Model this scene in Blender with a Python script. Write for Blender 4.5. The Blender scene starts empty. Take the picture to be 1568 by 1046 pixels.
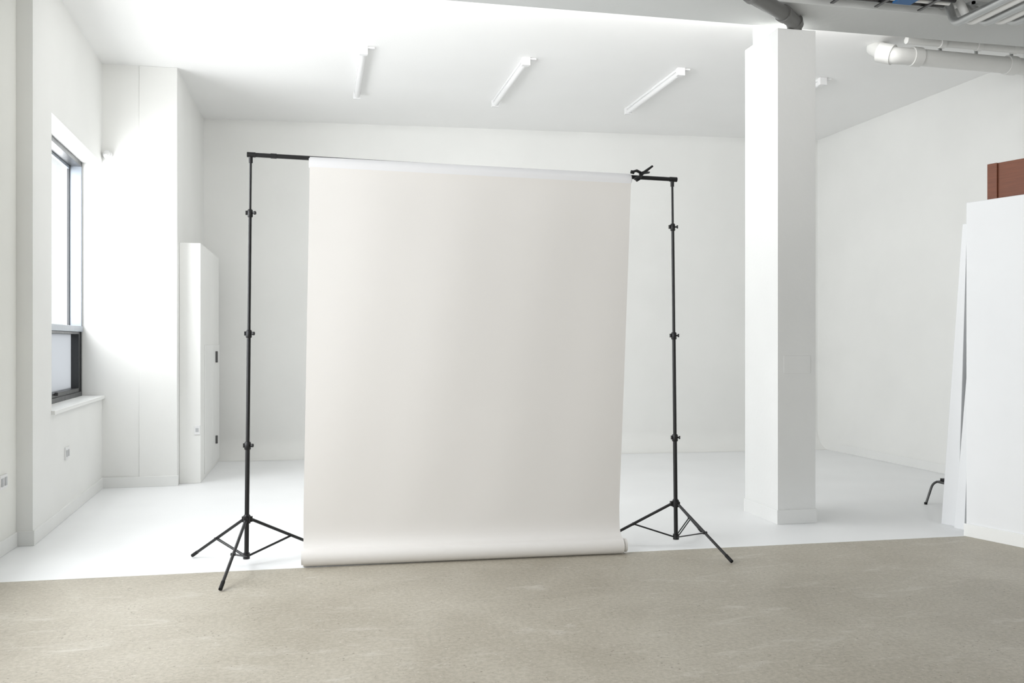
import bpy, bmesh, math, random
from mathutils import Vector, Matrix
random.seed(3)
S = bpy.context.scene
S.view_settings.view_transform = 'Standard'
S.view_settings.look = 'None'

# ---------------------------------------------------------------- materials
def newmat(name):
    m = bpy.data.materials.new(name); m.use_nodes = True
    nt = m.node_tree; b = nt.nodes['Principled BSDF']
    return m, nt, b
def paint(name, col, rough=0.6, bump=0.03, scale=25, var=0.02, spec=0.3):
    m, nt, b = newmat(name)
    tc = nt.nodes.new('ShaderNodeTexCoord')
    n = nt.nodes.new('ShaderNodeTexNoise'); n.inputs['Scale'].default_value = 1.3; n.inputs['Detail'].default_value = 4
    nt.links.new(tc.outputs['Object'], n.inputs['Vector'])
    r = nt.nodes.new('ShaderNodeValToRGB')
    r.color_ramp.elements[0].position = .3; r.color_ramp.elements[1].position = .7
    r.color_ramp.elements[0].color = [c*(1-var) for c in col]+[1]
    r.color_ramp.elements[1].color = [min(1, c*(1+var)) for c in col]+[1]
    nt.links.new(n.outputs['Fac'], r.inputs['Fac']); nt.links.new(r.outputs['Color'], b.inputs['Base Color'])
    n2 = nt.nodes.new('ShaderNodeTexNoise'); n2.inputs['Scale'].default_value = scale; n2.inputs['Detail'].default_value = 3
    nt.links.new(tc.outputs['Object'], n2.inputs['Vector'])
    bp = nt.nodes.new('ShaderNodeBump'); bp.inputs['Strength'].default_value = bump; bp.inputs['Distance'].default_value = .02
    nt.links.new(n2.outputs['Fac'], bp.inputs['Height']); nt.links.new(bp.outputs['Normal'], b.inputs['Normal'])
    b.inputs['Roughness'].default_value = rough
    b.inputs['Specular IOR Level'].default_value = spec
    return m
def metal(name, col, rough=.4, met=1.0):
    m, nt, b = newmat(name)
    tc = nt.nodes.new('ShaderNodeTexCoord')
    n = nt.nodes.new('ShaderNodeTexNoise'); n.inputs['Scale'].default_value = 12
    nt.links.new(tc.outputs['Object'], n.inputs['Vector'])
    mr = nt.nodes.new('ShaderNodeMapRange'); mr.inputs['To Min'].default_value = rough-.06; mr.inputs['To Max'].default_value = rough+.08
    nt.links.new(n.outputs['Fac'], mr.inputs['Value']); nt.links.new(mr.outputs['Result'], b.inputs['Roughness'])
    b.inputs['Base Color'].default_value = (*col, 1); b.inputs['Metallic'].default_value = met
    return m

WALL = paint('wall_white_paint', (.85, .852, .832), .65)
WALLC = paint('wall_cream_paint', (.84, .84, .80), .65)
CEIL = paint('ceiling_white_paint', (.915, .915, .905), .8, .03, 25, .01)
TRIM = paint('trim_gloss_white', (.84, .845, .83), .4)
PILLAR = paint('pillar_paint', (.79, .795, .785), .6, .06)
WFLOOR = paint('floor_white_paint', (.865, .875, .88), .42, .02, 9, .02, .35)
PAPER = paint('backdrop_paper_mat', (.79, .768, .742), .8, .02, 5, .008, .1)
COREP = paint('roll_paper_clean', (.80, .80, .815), .7, .01, 5, .01)
PVC = paint('pvc_white', (.72, .72, .70), .4, 0)
SOIL = paint('pvc_grey', (.13, .13, .125), .4, 0)
BEAMM = paint('beam_grey_paint', (.58, .59, .58), .8, .08)
SOFF = paint('exposed_slab_concrete', (.33, .33, .32), .9, .2)
BOARD = paint('foam_board_white', (.81, .82, .83), .6, .01)
PLASTIC = paint('white_plastic', (.83, .83, .83), .35, 0)
SOCK = paint('socket_grey', (.5, .51, .52), .35, 0)
BLACK = metal('black_powdercoat', (.012, .012, .013), .4, .2)
RUBBER = paint('black_rubber', (.01, .01, .01), .7, .1)
STEEL = metal('galvanised_steel', (.50, .51, .51), .4)
DSTEEL = metal('dark_steel', (.12, .12, .12), .4)
FRAME = metal('window_frame_grey', (.28, .31, .35), .35, .2)
FRAMED = metal('window_sash_dark', (.04, .042, .045), .35, .2)
BLUE = paint('blue_label', (.02, .10, .25), .5, 0)

def wood():
    m, nt, b = newmat('brown_wood')
    tc = nt.nodes.new('ShaderNodeTexCoord'); mp = nt.nodes.new('ShaderNodeMapping'); mp.inputs['Scale'].default_value = (2, 2, 30)
    n = nt.nodes.new('ShaderNodeTexNoise'); n.inputs['Scale'].default_value = 3; n.inputs['Detail'].default_value = 5
    nt.links.new(tc.outputs['Object'], mp.inputs['Vector']); nt.links.new(mp.outputs['Vector'], n.inputs['Vector'])
    r = nt.nodes.new('ShaderNodeValToRGB'); r.color_ramp.elements[0].color = (.12, .034, .014, 1); r.color_ramp.elements[1].color = (.22, .068, .028, 1)
    nt.links.new(n.outputs['Fac'], r.inputs['Fac']); nt.links.new(r.outputs['Color'], b.inputs['Base Color'])
    b.inputs['Roughness'].default_value = .5
    return m
WOOD = wood()

def concrete():
    m, nt, b = newmat('polished_concrete')
    L = nt.links
    tc = nt.nodes.new('ShaderNodeTexCoord')
    def noise(scale, detail, rough=.5, dist=0, vec=None):
        n = nt.nodes.new('ShaderNodeTexNoise'); n.inputs['Scale'].default_value = scale; n.inputs['Detail'].default_value = detail
        n.inputs['Roughness'].default_value = rough; n.inputs['Distortion'].default_value = dist
        L.new(vec or tc.outputs['Object'], n.inputs['Vector']); return n
    def ramp(src, p0, c0, p1, c1):
        r = nt.nodes.new('ShaderNodeValToRGB'); r.color_ramp.elements[0].position = p0; r.color_ramp.elements[1].position = p1
        r.color_ramp.elements[0].color = (*c0, 1); r.color_ramp.elements[1].color = (*c1, 1)
        L.new(src, r.inputs['Fac']); return r
    def mix(a, bb, fac, mode='MIX'):
        x = nt.nodes.new('ShaderNodeMix'); x.data_type = 'RGBA'; x.blend_type = mode
        L.new(a, x.inputs['A']); 
        if isinstance(bb, tuple): x.inputs['B'].default_value = (*bb, 1)
        else: L.new(bb, x.inputs['B'])
        if isinstance(fac, float): x.inputs['Factor'].default_value = fac
        else: L.new(fac, x.inputs['Factor'])
        return x.outputs['Result']
    big = noise(1.1, 6, .60, .6)
    base = ramp(big.outputs['Fac'], .32, (.385, .35, .285), .68, (.485, .45, .38))
    # exposed aggregate grain
    fine = noise(42, 5, .72)
    g = ramp(fine.outputs['Fac'], .40, (.86, .855, .84), .60, (1.06, 1.06, 1.06))
    c = mix(base.outputs['Color'], g.outputs['Color'], 1.0, 'MULTIPLY')
    # pale trowel streaks
    mp = nt.nodes.new('ShaderNodeMapping'); mp.inputs['Scale'].default_value = (1.2, 3.5, 1); mp.inputs['Rotation'].default_value = (0, 0, .25)
    L.new(tc.outputs['Object'], mp.inputs['Vector'])
    st = noise(1.8, 9, .72, .9, mp.outputs['Vector'])
    sf = ramp(st.outputs['Fac'], .55, (0, 0, 0), .72, (.55, .55, .55))
    c = mix(c, (.66, .635, .58), sf.outputs['Color'])
    # dark pits and pale stones
    for sc, lim, seed, col in ((26, .18, 0, (.15, .125, .09)), (55, .22, 5, (.17, .14, .105)), (34, .20, 9, (.62, .60, .55))):
        v = nt.nodes.new('ShaderNodeTexVoronoi'); v.inputs['Scale'].default_value = sc; v.inputs['Randomness'].default_value = 1
        L.new(tc.outputs['Object'], v.inputs['Vector'])
        pv = ramp(v.outputs['Distance'], lim*.5, (1, 1, 1), lim, (0, 0, 0))
        pm = noise(3.5+seed, 5, .65)
        pmr = ramp(pm.outputs['Fac'], .50, (0, 0, 0), .60, (.75, .75, .75))
        mm = nt.nodes.new('ShaderNodeMath'); mm.operation = 'MULTIPLY'
        L.new(pv.outputs['Color'], mm.inputs[0]); L.new(pmr.outputs['Color'], mm.inputs[1])
        c = mix(c, col, mm.outputs[0])
    L.new(c, b.inputs['Base Color'])
    rr = nt.nodes.new('ShaderNodeMapRange'); rr.inputs['To Min'].default_value = .34; rr.inputs['To Max'].default_value = .60
    L.new(st.outputs['Fac'], rr.inputs['Value']); L.new(rr.outputs['Result'], b.inputs['Roughness'])
    bp = nt.nodes.new('ShaderNodeBump'); bp.inputs['Strength'].default_value = .10; bp.inputs['Distance'].default_value = .01
    L.new(fine.outputs['Fac'], bp.inputs['Height']); L.new(bp.outputs['Normal'], b.inputs['Normal'])
    b.inputs['Specular IOR Level'].default_value = .4
    return m
CONC = concrete()

def glass(name, opac=.0):
    m = bpy.data.materials.new(name); m.use_nodes = True; nt = m.node_tree; nt.nodes.clear()
    o = nt.nodes.new('ShaderNodeOutputMaterial'); t = nt.nodes.new('ShaderNodeBsdfTransparent'); g = nt.nodes.new('ShaderNodeBsdfGlossy')
    g.inputs['Roughness'].default_value = .03
    mx = nt.nodes.new('ShaderNodeMixShader'); mx.inputs[0].default_value = .06
    nt.links.new(t.outputs[0], mx.inputs[1]); nt.links.new(g.outputs[0], mx.inputs[2])
    last = mx
    if opac > 0:
        tr = nt.nodes.new('ShaderNodeBsdfTranslucent'); tr.inputs[0].default_value = (.26, .265, .27, 1)
        m2 = nt.nodes.new('ShaderNodeMixShader'); m2.inputs[0].default_value = opac
        nt.links.new(mx.outputs[0], m2.inputs[1]); nt.links.new(tr.outputs[0], m2.inputs[2]); last = m2
    nt.links.new(last.outputs[0], o.inputs[0]); return m
GLASS = glass('clear_glass'); FROST = glass('frosted_glass', .99)

# ---------------------------------------------------------------- mesh builder
class MB:
    def __init__(s, name, mats):
        s.name = name; s.bm = bmesh.new(); s.mats = mats
    def mi(s, m): 
        if m not in s.mats: s.mats.append(m)
        return s.mats.index(m)
    def box(s, lo, hi, m, M=None):
        co = [(x, y, z) for x in (lo[0], hi[0]) for y in (lo[1], hi[1]) for z in (lo[2], hi[2])]
        vs = [s.bm.verts.new(M @ Vector(c) if M else Vector(c)) for c in co]
        for f in ((0,1,3,2),(4,6,7,5),(0,4,5,1),(2,3,7,6),(0,2,6,4),(1,5,7,3)):
            fc = s.bm.faces.new([vs[i] for i in f]); fc.material_index = s.mi(m)
        return s
    def tube(s, pts, r, m, seg=14, cap=True, flat=1.0):
        pts = [Vector(p) for p in pts]; n = len(pts)
        rs = r if isinstance(r, (list, tuple)) else [r]*n
        rings = []; up = None
        for i, p in enumerate(pts):
            t = (pts[min(i+1, n-1)]-pts[max(i-1, 0)]).normalized()
            if up is None:
                up = Vector((0, 0, 1)) if abs(t.z) < .9 else Vector((0, 1, 0))
            a = (up - t*up.dot(t)).normalized(); up = a; b = t.cross(a)
            rings.append([s.bm.verts.new(p + (a*math.cos(2*math.pi*k/seg) + b*math.sin(2*math.pi*k/seg)*flat)*rs[i]) for k in range(seg)])
        for i in range(n-1):
            for k in range(seg):
                f = s.bm.faces.new([rings[i][k], rings[i][(k+1) % seg], rings[i+1][(k+1) % seg], rings[i+1][k]])
                f.smooth = True; f.material_index = s.mi(m)
        if cap:
            for rg in (rings[0], rings[-1]):
                vs = [s.bm.verts.new(v.co) for v in rg]
                f = s.bm.faces.new(vs); f.material_index = s.mi(m)
        return s
    def quad(s, pts, m):
        f = s.bm.faces.new([s.bm.verts.new(Vector(p)) for p in pts]); f.material_index = s.mi(m); return s
    def done(s, bevel=0, loc=None, rot=None, recalc=True):
        if recalc: bmesh.ops.recalc_face_normals(s.bm, faces=s.bm.faces)
        me = bpy.data.meshes.new(s.name); s.bm.to_mesh(me); s.bm.free()
        for m in s.mats: me.materials.append(m)
        o = bpy.data.objects.new(s.name, me); S.collection.objects.link(o)
        if bevel:
            b = o.modifiers.new('bevel', 'BEVEL'); b.width = bevel; b.segments = 2; b.limit_method = 'ANGLE'; b.angle_limit = math.radians(50)
        if loc: o.location = loc
        if rot: o.rotation_euler = rot
        return o
def fillet(pts, r=.1, n=6):
    pts = [Vector(p) for p in pts]; out = [pts[0]]
    for i in range(1, len(pts)-1):
        a, b, c = pts[i-1], pts[i], pts[i+1]
        da = (a-b); dc = (c-b); ra = min(r, da.length*.49, dc.length*.49)
        p0 = b+da.normalized()*ra; p1 = b+dc.normalized()*ra
        for k in range(n+1):
            t = k/n; out.append(p0*(1-t)**2 + b*2*t*(1-t) + p1*t*t)
    out.append(pts[-1]); return out
def frame2d(p0, p1):
    d = Vector((p1[0]-p0[0], p1[1]-p0[1], 0)); L = d.length; d.normalize()
    n = Vector((-d.y, d.x, 0))
    M = Matrix(((d.x, n.x, 0, p0[0]), (d.y, n.y, 0, p0[1]), (0, 0, 1, 0), (0, 0, 0, 1)))
    return M, L

CZ = 4.46
# ---------------------------------------------------------------- floor & ceiling
f = MB('floor', [CONC, WFLOOR])
f.quad([(-3, -4, 0), (9, -4, 0), (9, 6.105, 0), (-3, 6.293, 0)], CONC)
f.quad([(-3, 6.293, 0), (9, 6.105, 0), (9, 12.8, 0), (-3, 12.8, 0)], WFLOOR)
f.done(recalc=False)
MB('ceiling', [CEIL]).box((-2.8, 7.0, CZ), (7.6, 12.7, CZ+.2), CEIL).done()
MB('ceiling_slab', [SOFF]).box((-2.8, -4, 5.2), (7.6, 7.0, 5.4), SOFF).done()
MB('beam', [BEAMM]).box((-2.75, 6.64, 4.30), (7.5, 7.19, 5.2), BEAMM).done(.006)

# ---------------------------------------------------------------- walls
w = MB('wall_back', [WALL])
pL, pR = (-1.9, 12.32), (7.5, 11.745)
M, L = frame2d(pR, pL)
prof = [(0, CZ+.1)]
R = .28
for k in range(13):
    a = math.pi/2*k/12
    prof.append((R-R*math.cos(a), R-R*math.sin(a)))
prof[-1] = (R, .001)
prev = None
for (y, z) in prof:
    cur = [w.bm.verts.new(M @ Vector((x, y, z))) for x in (0, L)]
    if prev:
        fc = w.bm.faces.new([prev[0], prev[1], cur[1], cur[0]]); fc.smooth = True
    prev = cur
w.box((0, -.2, 0), (L, -.02, CZ+.1), WALL, M)
w.done(recalc=False)
M, L = frame2d((7.29, -4), (7.06, 12.0))
MB('wall_right', [WALL]).box((0, -.25, 0), (L, 0, 5.3), WALL, M).done()
MB('wall_front', [WALL]).box((-2.8, -4.2, 0), (7.6, -4, 5.3), WALL).done()
w = MB('wall_left', [WALLC])
x0, x1 = -2.53, -2.235
wins = [(-3.2, -.9), (-.4, 1.9), (2.4, 4.4), (4.8, 6.7)]
ys = [-4]+[v for p in wins for v in p]+[7.36]
for i in range(0, len(ys), 2):
    w.box((x0, ys[i], 0), (x1, ys[i+1], 5.3), WALLC)
for a, b in wins:
    w.box((x0, a, 0), (x1, b, .75), WALLC); w.box((x0, a, 4.0), (x1, b, 5.3), WALLC)
w.done()
for i, (a, b) in enumerate(wins):
    g = MB('window_%d' % (i+2), [FRAME, GLASS])
    X0, X1 = -2.5, -2.42
    g.box((X0, a, .75), (X1, a+.05, 4), FRAME).box((X0, b-.05, .75), (X1, b, 4), FRAME)
    g.box((X0, a, .75), (X1, b, .81), FRAME).box((X0, a, 3.94), (X1, b, 4), FRAME).box((X0, a, 1.64), (X1, b, 1.70), FRAME)
    g.box((-2.47, a, .75), (-2.464, b, 4), GLASS); g.done()
# window bay wall
P0, P1 = (-2.12, 7.36), (-2.24, 10.09)
MW, LW = frame2d(P0, P1)
s0 = .58; z0, z1 = .97, 3.41
w = MB('wall_left_window_bay', [WALL])
w.box((0, 0, 0), (s0, .36, CZ+.7), WALL, MW)
w.box((s0, 0, 0), (LW, .36, z0), WALL, MW)
w.box((s0, 0, z1), (LW, .36, CZ+.7), WALL, MW)
w.done()
g = MB('window_1', [FRAME, FRAMED, GLASS, FROST])
ya, yb = .19, .33
g.box((s0, ya, z0), (s0+.05, yb, z1), FRAMED, MW)
g.box((LW-.04, ya, 1.65), (LW-.005, yb, z1), FRAME, MW).box((LW-.05, ya, z0), (LW-.005, yb, 1.65), FRAMED, MW)
g.box((s0, ya, z1-.05), (LW-.005, yb, z1), FRAMED, MW).box((s0, ya, z0), (LW-.005, yb, z0+.05), FRAMED, MW)
g.box((s0, ya-.01, 1.64), (LW-.005, yb, 1.70), FRAME, MW)
g.box((LW-.06, .30, 1.70), (LW-.04, .325, z1-.05), FRAMED, MW)
g.box((s0+.05, .30, z1-.08), (LW-.05, .325, z1-.05), FRAME, MW)
for (a, b, c, d) in ((s0+.05, s0+.11, z0+.05, 1.64), (LW-.11, LW-.05, z0+.05, 1.64), (s0+.05, LW-.05, z0+.05, z0+.09), (s0+.05, LW-.05, 1.615, 1.64)):
    g.box((a, .20, c), (b, .31, d), FRAMED, MW)
g.box((s0+1.0, .17, z0+.07), (s0+1.14, .20, z0+.10), DSTEEL, MW)
g.box((s0+.05, .31, 1.70), (LW-.05, .316, z1-.06), GLASS, MW)
g.box((s0+.1, .275, z0+.08), (LW-.1, .281, 1.62), FROST, MW)
g.done(.003)
MB('trim_1', [TRIM]).box((s0-.02, -.03, z0-.03), (LW-.002, .19, z0+.005), TRIM, MW).done(.004)
w = MB('wall_left_return', [WALL])
w.box((-2.9, 10.09, 0), (-1.49, 12.6, CZ+.1), WALL)
w.box((-1.87, 10.078, 0), (-1.49, 10.10, CZ), WALL)
w.done(.004)
def bb(name, p0, p1, off=.014, h=.11, a=0, b=None):
    M, L = frame2d(p0, p1)
    return MB(name, [TRIM]).box((a, -off, 0), (L if b is None else b, .005, h), TRIM, M).done(.003)
bb('baseboard_left_near', (-2.235, -4), (-2.235, 7.345))
bb('baseboard_left_pier', (-2.236, 7.36), (-2.105, 7.36))
bb('baseboard_left', P0, P1, a=-.012)
bb('baseboard_left_return', (-2.23, 10.08), (-1.48, 10.08))
bb('baseboard_right', (7.075, 11.2), (7.29, -4))

c = MB('built_in_cupboard', [WALL, TRIM, DSTEEL])
c.box((-1.489, 10.22, 0), (-1.27, 12.0, 2.61), WALL)
c.box((-1.27, 10.55, .05), (-1.26, 11.25, 1.50), TRIM)
c.box((-1.27, 11.27, .05), (-1.26, 11.97, 1.50), TRIM)
c.box((-1.26, 11.55, 1.28), (-1.235, 11.58, 1.42), DSTEEL)
c.box((-1.26, 11.55, .28), (-1.235, 11.58, .38), DSTEEL)
c.done(.004)

# ---------------------------------------------------------------- pillar
p = MB('pillar', [PILLAR])
p.box((3.767, 6.893, 0), (4.118, 7.487, 4.18), PILLAR)
p.box((3.758, 6.884, 0), (4.127, 7.496, .12), PILLAR)
p.box((3.82, 6.889, 1.27), (4.07, 6.894, 1.42), PILLAR)
p.box((3.80, 7.22, 4.17), (3.92, 7.40, 4.455), PILLAR)
p.done(.008)

# ---------------------------------------------------------------- partition, boards, crate
PA = (5.0, 6.17); dirn = Vector((.137, -.444)).normalized()
A = Vector(PA)
B = A + dirn*2.3
MP, LP = frame2d(B, A)
t = MB('partition_wall', [BOARD])
t.box((0, -1.6, 0), (LP, 0, 2.64), BOARD, MP)
t.done(.006)
MB('baseboard_partition', [TRIM]).box((0, 0, 0), (LP+.012, .014, .10), TRIM, MP).done(.003)
cr = MB('wooden_crate', [WOOD])
cr.box((.9, -1.2, 2.643), (LP-.12, -.10, 2.93), WOOD, MP)
for xx in (.9, 1.5, LP-.2):
    cr.box((xx, -.10, 2.643), (xx+.08, -.085, 2.93), WOOD, MP)
cr.done(.004)
def lean(name, off_b, off_t, h, in_b, in_t, width, th, tht=None):
    m = MB(name, [BOARD]); tht = tht or th
    pts = [(LP+off_b, -in_b, 0), (LP+off_b+th, -in_b, 0), (LP+off_t+tht, -in_t, h), (LP+off_t, -in_t, h)]
    a = [m.bm.verts.new(MP @ Vector(q)) for q in pts]
    b = [m.bm.verts.new(MP @ Vector((q[0], q[1]-width, q[2]))) for q in pts]
    m.bm.faces.new(a); m.bm.faces.new(b[::-1])
    for i in range(4):
        m.bm.faces.new([a[i], b[i], b[(i+1) % 4], a[(i+1) % 4]])
    return m.done(.003)
lean('foam_board', .25, .025, 2.48, .26, .05, 1.1, .15, .04)
lean('foam_board', .15, .012, 1.9, .20, .12, 1.0, .09, .01)
st = MB('metal_footstool', [DSTEEL, BLACK])
for yy in (7.45, 7.10):
    st.tube(fillet([(5.60, yy, .0), (5.68, yy, .21), (6.02, yy, .21), (6.10, yy, .0)], .06), .011, DSTEEL)
for xx in (5.72, 5.98):
    st.tube([(xx, 7.10, .21), (xx, 7.45, .21)], .011, DSTEEL)
st.box((5.74, 7.12, .215), (5.98, 7.43, .245), BLACK)
for xx in (5.60, 6.10):
    for yy in (7.45, 7.10): st.tube([(xx, yy, 0), (xx, yy, .02)], .014, RUBBER)
st.done()

# ---------------------------------------------------------------- ceiling battens
for X in (.42, 2.07, 3.765, 5.44):
    b = MB('ceiling_batten_light', [PLASTIC])
    b.box((-.035, -.84, .035), (.035, .84, .061), PLASTIC)
    b.tube([(0, -.80, .015), (0, .80, .015)], .030, PLASTIC, 16)
    for s in (-1, 1):
        b.box((-.042, s*.83-.03, -.02), (.042, s*.83+.03, .061), PLASTIC)
    b.box((.03, -.84, .045), (.11, -.78, .061), PLASTIC)
    b.done(.003, loc=(X, 9.80, CZ-.061))

# ---------------------------------------------------------------- pipes
d = MB('drain_pipe', [SOIL])
path = fillet([(2.9, 5.9, 4.25), (3.20, 6.30, 4.20), (3.72, 6.70, 4.225), (3.95, 6.93, 4.25), (3.96, 6.965, 4.182)], .12, 8)
d.tube(path, .06, SOIL, 20)
for i in (6, 14, 22):
    if i+1 < len(path):
        a, b = path[i], path[i+1]; v = (b-a).normalized()
        d.tube([a-v*.03, a+v*.03], .07, SOIL, 20)
d.done()
d = MB('ceiling_pipe', [PVC])
path = fillet([(5.36, 7.9, 4.45), (5.34, 7.62, 4.28), (5.5, 7.60, 4.28), (7.15, 7.58, 4.25)], .1, 8)
d.tube(path, .08, PVC, 20)
d.tube([(5.29, 7.72, 4.34), (5.37, 7.62, 4.29)], .095, PVC, 20)
d.tube([(5.55, 7.60, 4.28), (5.65, 7.60, 4.278)], .092, PVC, 20)
d.tube([(6.6, 7.59, 4.263), (6.7, 7.59, 4.26)], .092, PVC, 20)
d.tube([(5.40, 7.46, 4.38), (7.15, 7.43, 4.36)], .035, PVC, 14)
for xx in (5.75, 6.15, 6.55, 6.95):
    d.tube([(xx, 7.45, 4.375), (xx+.05, 7.45, 4.374)], .048, PVC, 14)
    d.box((xx, 7.44, 4.37), (xx+.03, 7.47, 4.458), STEEL)
    d.box((xx+.1, 7.585, 4.30), (xx+.13, 7.60, 4.458), STEEL)
d.done()
d = MB('conduit_bundle', [STEEL, PVC])
for k in range(6):
    X = 5.12+.115*k; z = 4.16+.01*(k % 2)
    d.tube(fillet([(X, 1.5, z), (X, 6.45-.03*k, z), (X+.02, 6.56, z+.22), (X+.02, 6.63, z+.22)], .08), .034, PVC if k % 2 else STEEL, 12)
for yy in (6.15, 4.8, 3.3):
    d.box((5.05, yy, 4.215), (5.78, yy+.04, 4.235), STEEL)
    d.box((5.05, yy, 4.215), (5.07, yy+.02, 5.198), STEEL); d.box((5.76, yy, 4.215), (5.78, yy+.02, 5.198), STEEL)
d.done()
d = MB('cable_tray', [DSTEEL, STEEL, BLUE])
for k in range(5):
    d.tube([(3.9, 6.22+.07*k, 4.31+.004*k), (5.05, 6.22+.07*k, 4.31+.004*k)], .022, (PVC if k == 3 else STEEL) if k % 2 else DSTEEL, 10)
d.box((3.9, 6.18, 4.34), (5.05, 6.60, 4.36), STEEL)
for xx in (4.05, 4.45, 4.85):
    d.box((xx, 6.18, 4.285), (xx+.03, 6.56, 4.295), DSTEEL)
    d.box((xx, 6.18, 4.285), (xx+.03, 6.20, 5.198), DSTEEL)
d.box((4.52, 6.26, 4.270), (4.68, 6.42, 4.285), BLUE)
d.done()

# ---------------------------------------------------------------- small wall fittings
def socket(name, lo, hi, M=None, m=SOCK):
    b = MB(name, [m]); b.box(lo, hi, m, M)
    return b
socket('wall_socket', (1.03, -.012, .51), (1.18, 0, .62), MW, PLASTIC).box((1.05, -.016, .535), (1.09, -.012, .595), SOCK, MW).box((1.12, -.016, .535), (1.16, -.012, .595), SOCK, MW).done(.002)
socket('wall_socket', (-2.235, 6.98, .48), (-2.221, 7.13, .58), None, PLASTIC).box((-2.221, 7.00, .50), (-2.216, 7.04, .56), SOCK).box((-2.221, 7.07, .50), (-2.216, 7.11, .56), SOCK).done(.002)
socket('light_switch', (-1.335, 10.208, .53), (-1.275, 10.22, .63), None, PLASTIC).box((-1.32, 10.203, .56), (-1.29, 10.208, .60), SOCK).done(.002)
b = MB('motion_sensor', [PLASTIC])
b.tube([(-2.18, 10.09, 3.50), (-2.18, 10.04, 3.50)], .045, PLASTIC, 20)
b.tube([(-2.18, 10.05, 3.50), (-2.18, 10.01, 3.49), (-2.18, 9.99, 3.48)], [.038, .034, .012], PLASTIC, 20)
b.done()

# ---------------------------------------------------------------- stands
def stand(base, top, feet, joints, hub=.32, low=.065):
    b = MB('backdrop_stand', [BLACK, RUBBER])
    B0 = Vector(base); T = Vector(top)
    def at(z): return B0.lerp(T, (z-B0.z)/(T.z-B0.z))
    zs = [low-.02]+joints+[T.z]
    rad = [.0155, .0135, .0115, .0085]
    for i in range(4):
        b.tube([at(zs[i]), at(zs[i+1])], rad[i], BLACK)
    for j, z in enumerate(joints):
        r = rad[j]+.007
        b.tube([at(z-.035), at(z-.03), at(z+.012), at(z+.02)], [r-.004, r, r, r-.005], BLACK)
        c = at(z-.005)
        b.tube([c, c+Vector((.030, -.012, 0))], .006, BLACK, 8)
        b.tube([c+Vector((.026, -.011, 0)), c+Vector((.036, -.016, 0))], [.012, .013], BLACK, 10)
        b.box(c+Vector((-.030, -.01, -.014)), c+Vector((-.012, .01, .014)), BLACK)
    b.tube([at(hub-.03), at(hub+.02)], .025, BLACK); b.tube([at(hub+.02), at(hub+.03)], [.025, .017], BLACK)
    b.tube([at(low-.02), at(low+.02)], .023, BLACK)
    for ft in feet:
        F = Vector((ft[0], ft[1], .014)); H = at(hub-.005); dv = F-H; hv = Vector((dv.x, dv.y, 0)).normalized()
        H = H+hv*.028
        b.box(Vector((-.012, -.012, -.018)), Vector((.012, .012, .018)), BLACK, Matrix.Translation(H))
        K = H.lerp(F, .90)
        b.tube([H, K], .0105, BLACK, 12); b.tube([K, F], .0125, RUBBER, 12)
        mid = H.lerp(F, .52); Lw = at(low)+hv*.02
        for s in (-1, 1):
            side = Vector((-hv.y, hv.x, 0))*.009*s
            b.tube([Lw+side, mid+side], .0045, BLACK, 8)
        b.tube([mid-Vector((-hv.y, hv.x, 0))*.016, mid+Vector((-hv.y, hv.x, 0))*.016], .010, BLACK, 8)
    b.tube([T-Vector((0, 0, .03)), T+Vector((0, 0, .01))], .014, BLACK)
    return b.done()
stand((-.495, 6.40, .045), (-.467, 6.40, 2.80), [(-.89, 6.71), (.05, 6.70), (-.60, 5.76)], [.83, 1.60, 2.43])
stand((2.63, 6.35, .045), (2.60, 6.35, 2.74), [(2.79, 5.74), (3.00, 6.72), (2.06, 6.50)], [.82, 1.59, 2.41])
cb = MB('crossbar', [BLACK])
e0, e1 = Vector((-.485, 6.40, 2.827)), Vector((2.63, 6.35, 2.764))
cb.tube([e0, e1], .0155, BLACK, 16)
v = (e1-e0).normalized()
for e, s in ((e0, 1), (e1, -1)):
    cb.tube([e-v*.006*s, e+v*.05*s], .0185, BLACK, 16)
cb.tube([e0.lerp(e1, .055)-v*.02, e0.lerp(e1, .055)+v*.02], .018, BLACK, 16)
cb.done()

# ---------------------------------------------------------------- paper backdrop
pp = MB('paper_backdrop', [PAPER, COREP])
TL, TR = Vector((-.07, 6.40, 2.788)), Vector((2.265, 6.36, 2.752))
BL, BR = Vector((-.112, 6.275, .060)), Vector((2.145, 6.185, .060))
rt, rb = .043, .058
NU = 60
rows = []
def prof(u):
    T = TL.lerp(TR, u); Bt = BL.lerp(BR, u); out = []
    for k in range(13):
        a = math.radians(-80 + k*260/12)
        out.append((T.x, T.y+rt*math.cos(a), T.z+rt*math.sin(a)))
    out.append((T.x, T.y-rt*.93, T.z-.018)); out.append((T.x, T.y-rt*.72, T.z-.034))
    yt = T.y-rt*.62; yb = Bt.y+.060
    for k in range(1, 27):
        t_ = k/26; z0_ = T.z-.045; z = z0_ + (.34-z0_)*t_
        wv = .003*math.sin(u*9+1)*math.sin(t_*math.pi)+.0015*math.sin(u*23+t_*3)
        out.append((T.x+(Bt.x-T.x)*t_, yt+(yb-yt)*t_+wv, z))
    for (dy, z) in ((.060, .27), (.058, .22), (.052, .18), (.040, .15), (.022, .129)):
        out.append((Bt.x, Bt.y+dy, z))
    for k in range(25):
        a = math.radians(90+k*15)
        out.append((Bt.x, Bt.y+rb*math.cos(a), Bt.z+rb*math.sin(a)))
    return out
for i in range(NU+1):
    rows.append([pp.bm.verts.new(q) for q in prof(i/NU)])
for i in range(NU):
    for j in range(len(rows[0])-1):
        fc = pp.bm.faces.new([rows[i][j], rows[i][j+1], rows[i+1][j+1], rows[i+1][j]]); fc.smooth = True
        if j < 14: fc.material_index = 1
bd = (BR-BL).normalized()
pp.tube([BL-bd*.012, BR+bd*.03], .048, PAPER, 24)
td = (TR-TL).normalized()
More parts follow.
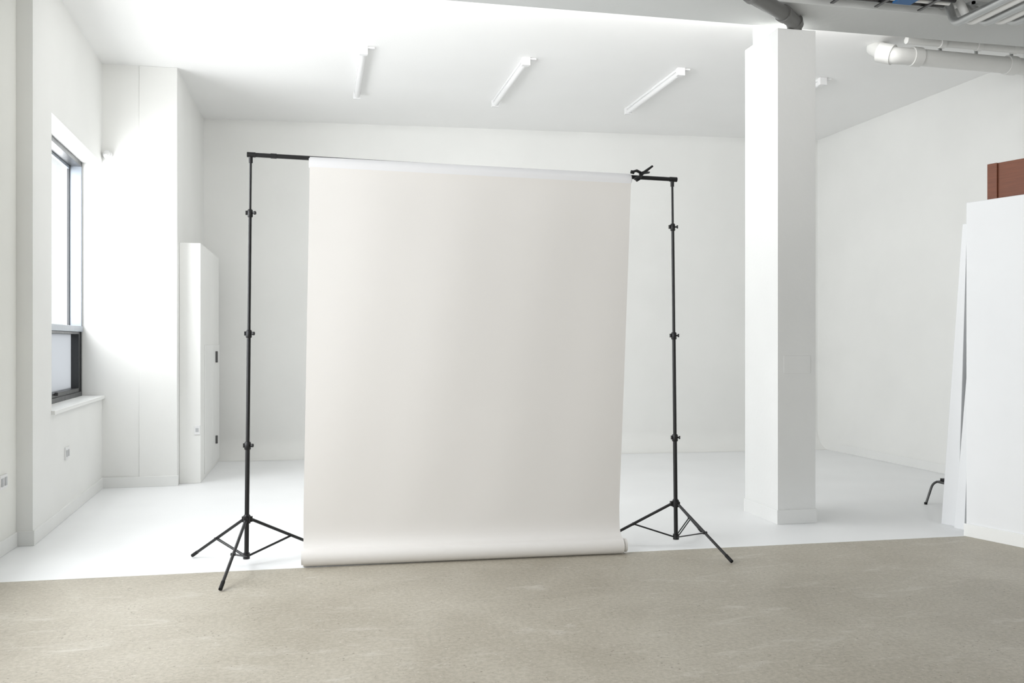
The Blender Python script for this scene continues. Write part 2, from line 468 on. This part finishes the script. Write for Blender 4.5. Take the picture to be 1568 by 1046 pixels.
pp.tube([TL-td*.006, TR+td*.006], .036, COREP, 24)
pp.done(recalc=False)

c = MB('spring_clamp', [BLACK, RUBBER])
Y = 6.305
def cp(px, py, y=Y): return Vector((2.28+(px-967)*.005, y, 2.795-(py-265)*.0049))
c.tube([cp(964, 264), cp(971, 262), cp(980, 266), cp(996, 254)], [.008, .011, .012, .008], BLACK, 10, flat=1.3)
c.tube([cp(967, 275, Y-.005), cp(975, 272, Y-.005), cp(981, 265, Y-.005), cp(994, 262, Y+.05)], [.008, .012, .012, .008], BLACK, 10, flat=1.3)
c.tube([cp(979, 266, Y-.03), cp(979, 266, Y+.03)], .012, BLACK, 12)
c.tube([cp(962, 264), cp(967, 265)], .013, RUBBER, 10)
c.tube([cp(970, 276), cp(975, 273)], .016, RUBBER, 10)
c.done()

# ---------------------------------------------------------------- light
W = bpy.data.worlds.new('sky'); S.world = W; W.use_nodes = True
bg = W.node_tree.nodes['Background']; bg.inputs[0].default_value = (.92, .96, 1, 1); bg.inputs[1].default_value = 1.2
def area(name, loc, rot, sx, sy, power, col=(1, 1, 1)):
    l = bpy.data.lights.new(name, 'AREA'); l.shape = 'RECTANGLE'; l.size = sx; l.size_y = sy; l.energy = power; l.color = col
    o = bpy.data.objects.new(name, l); S.collection.objects.link(o); o.location = loc; o.rotation_euler = rot; return o
for i, (a, b) in enumerate(wins):
    area('daylight_window', (-2.60, (a+b)/2, 2.38), (0, math.radians(-90), 0), 3.2, b-a, (75, 98, 142, 152)[i], (.97, .985, 1))
area('daylight_window', (-2.62, 9.05, 2.2), (0, math.radians(-90), 0), 2.4, 2.0, 128, (.97, .985, 1))
# two added fill lamps, out of view, beyond the daylight from the windows
area('added_fill_front', (2.4, 4.9, 3.95), (math.radians(115), 0, 0), 6.0, .5, 24, (1, .995, .98))  # added uplight to brighten ceiling and back wall, not a room fixture
area('added_fill_rear', (2.0, 7.215, 4.36), (math.radians(42), 0, 0), 6.2, .1, 66, (1, .995, .985))  # added fill tucked unseen behind the beam to lift the rear room

cam = bpy.data.cameras.new('camera'); co = bpy.data.objects.new('camera', cam); S.collection.objects.link(co)
co.location = (0, 0, 1.54); co.rotation_euler = (math.radians(90), 0, -math.radians(12.11))
cam.sensor_width = 36; cam.lens = 31.45; cam.clip_end = 200
S.camera = co
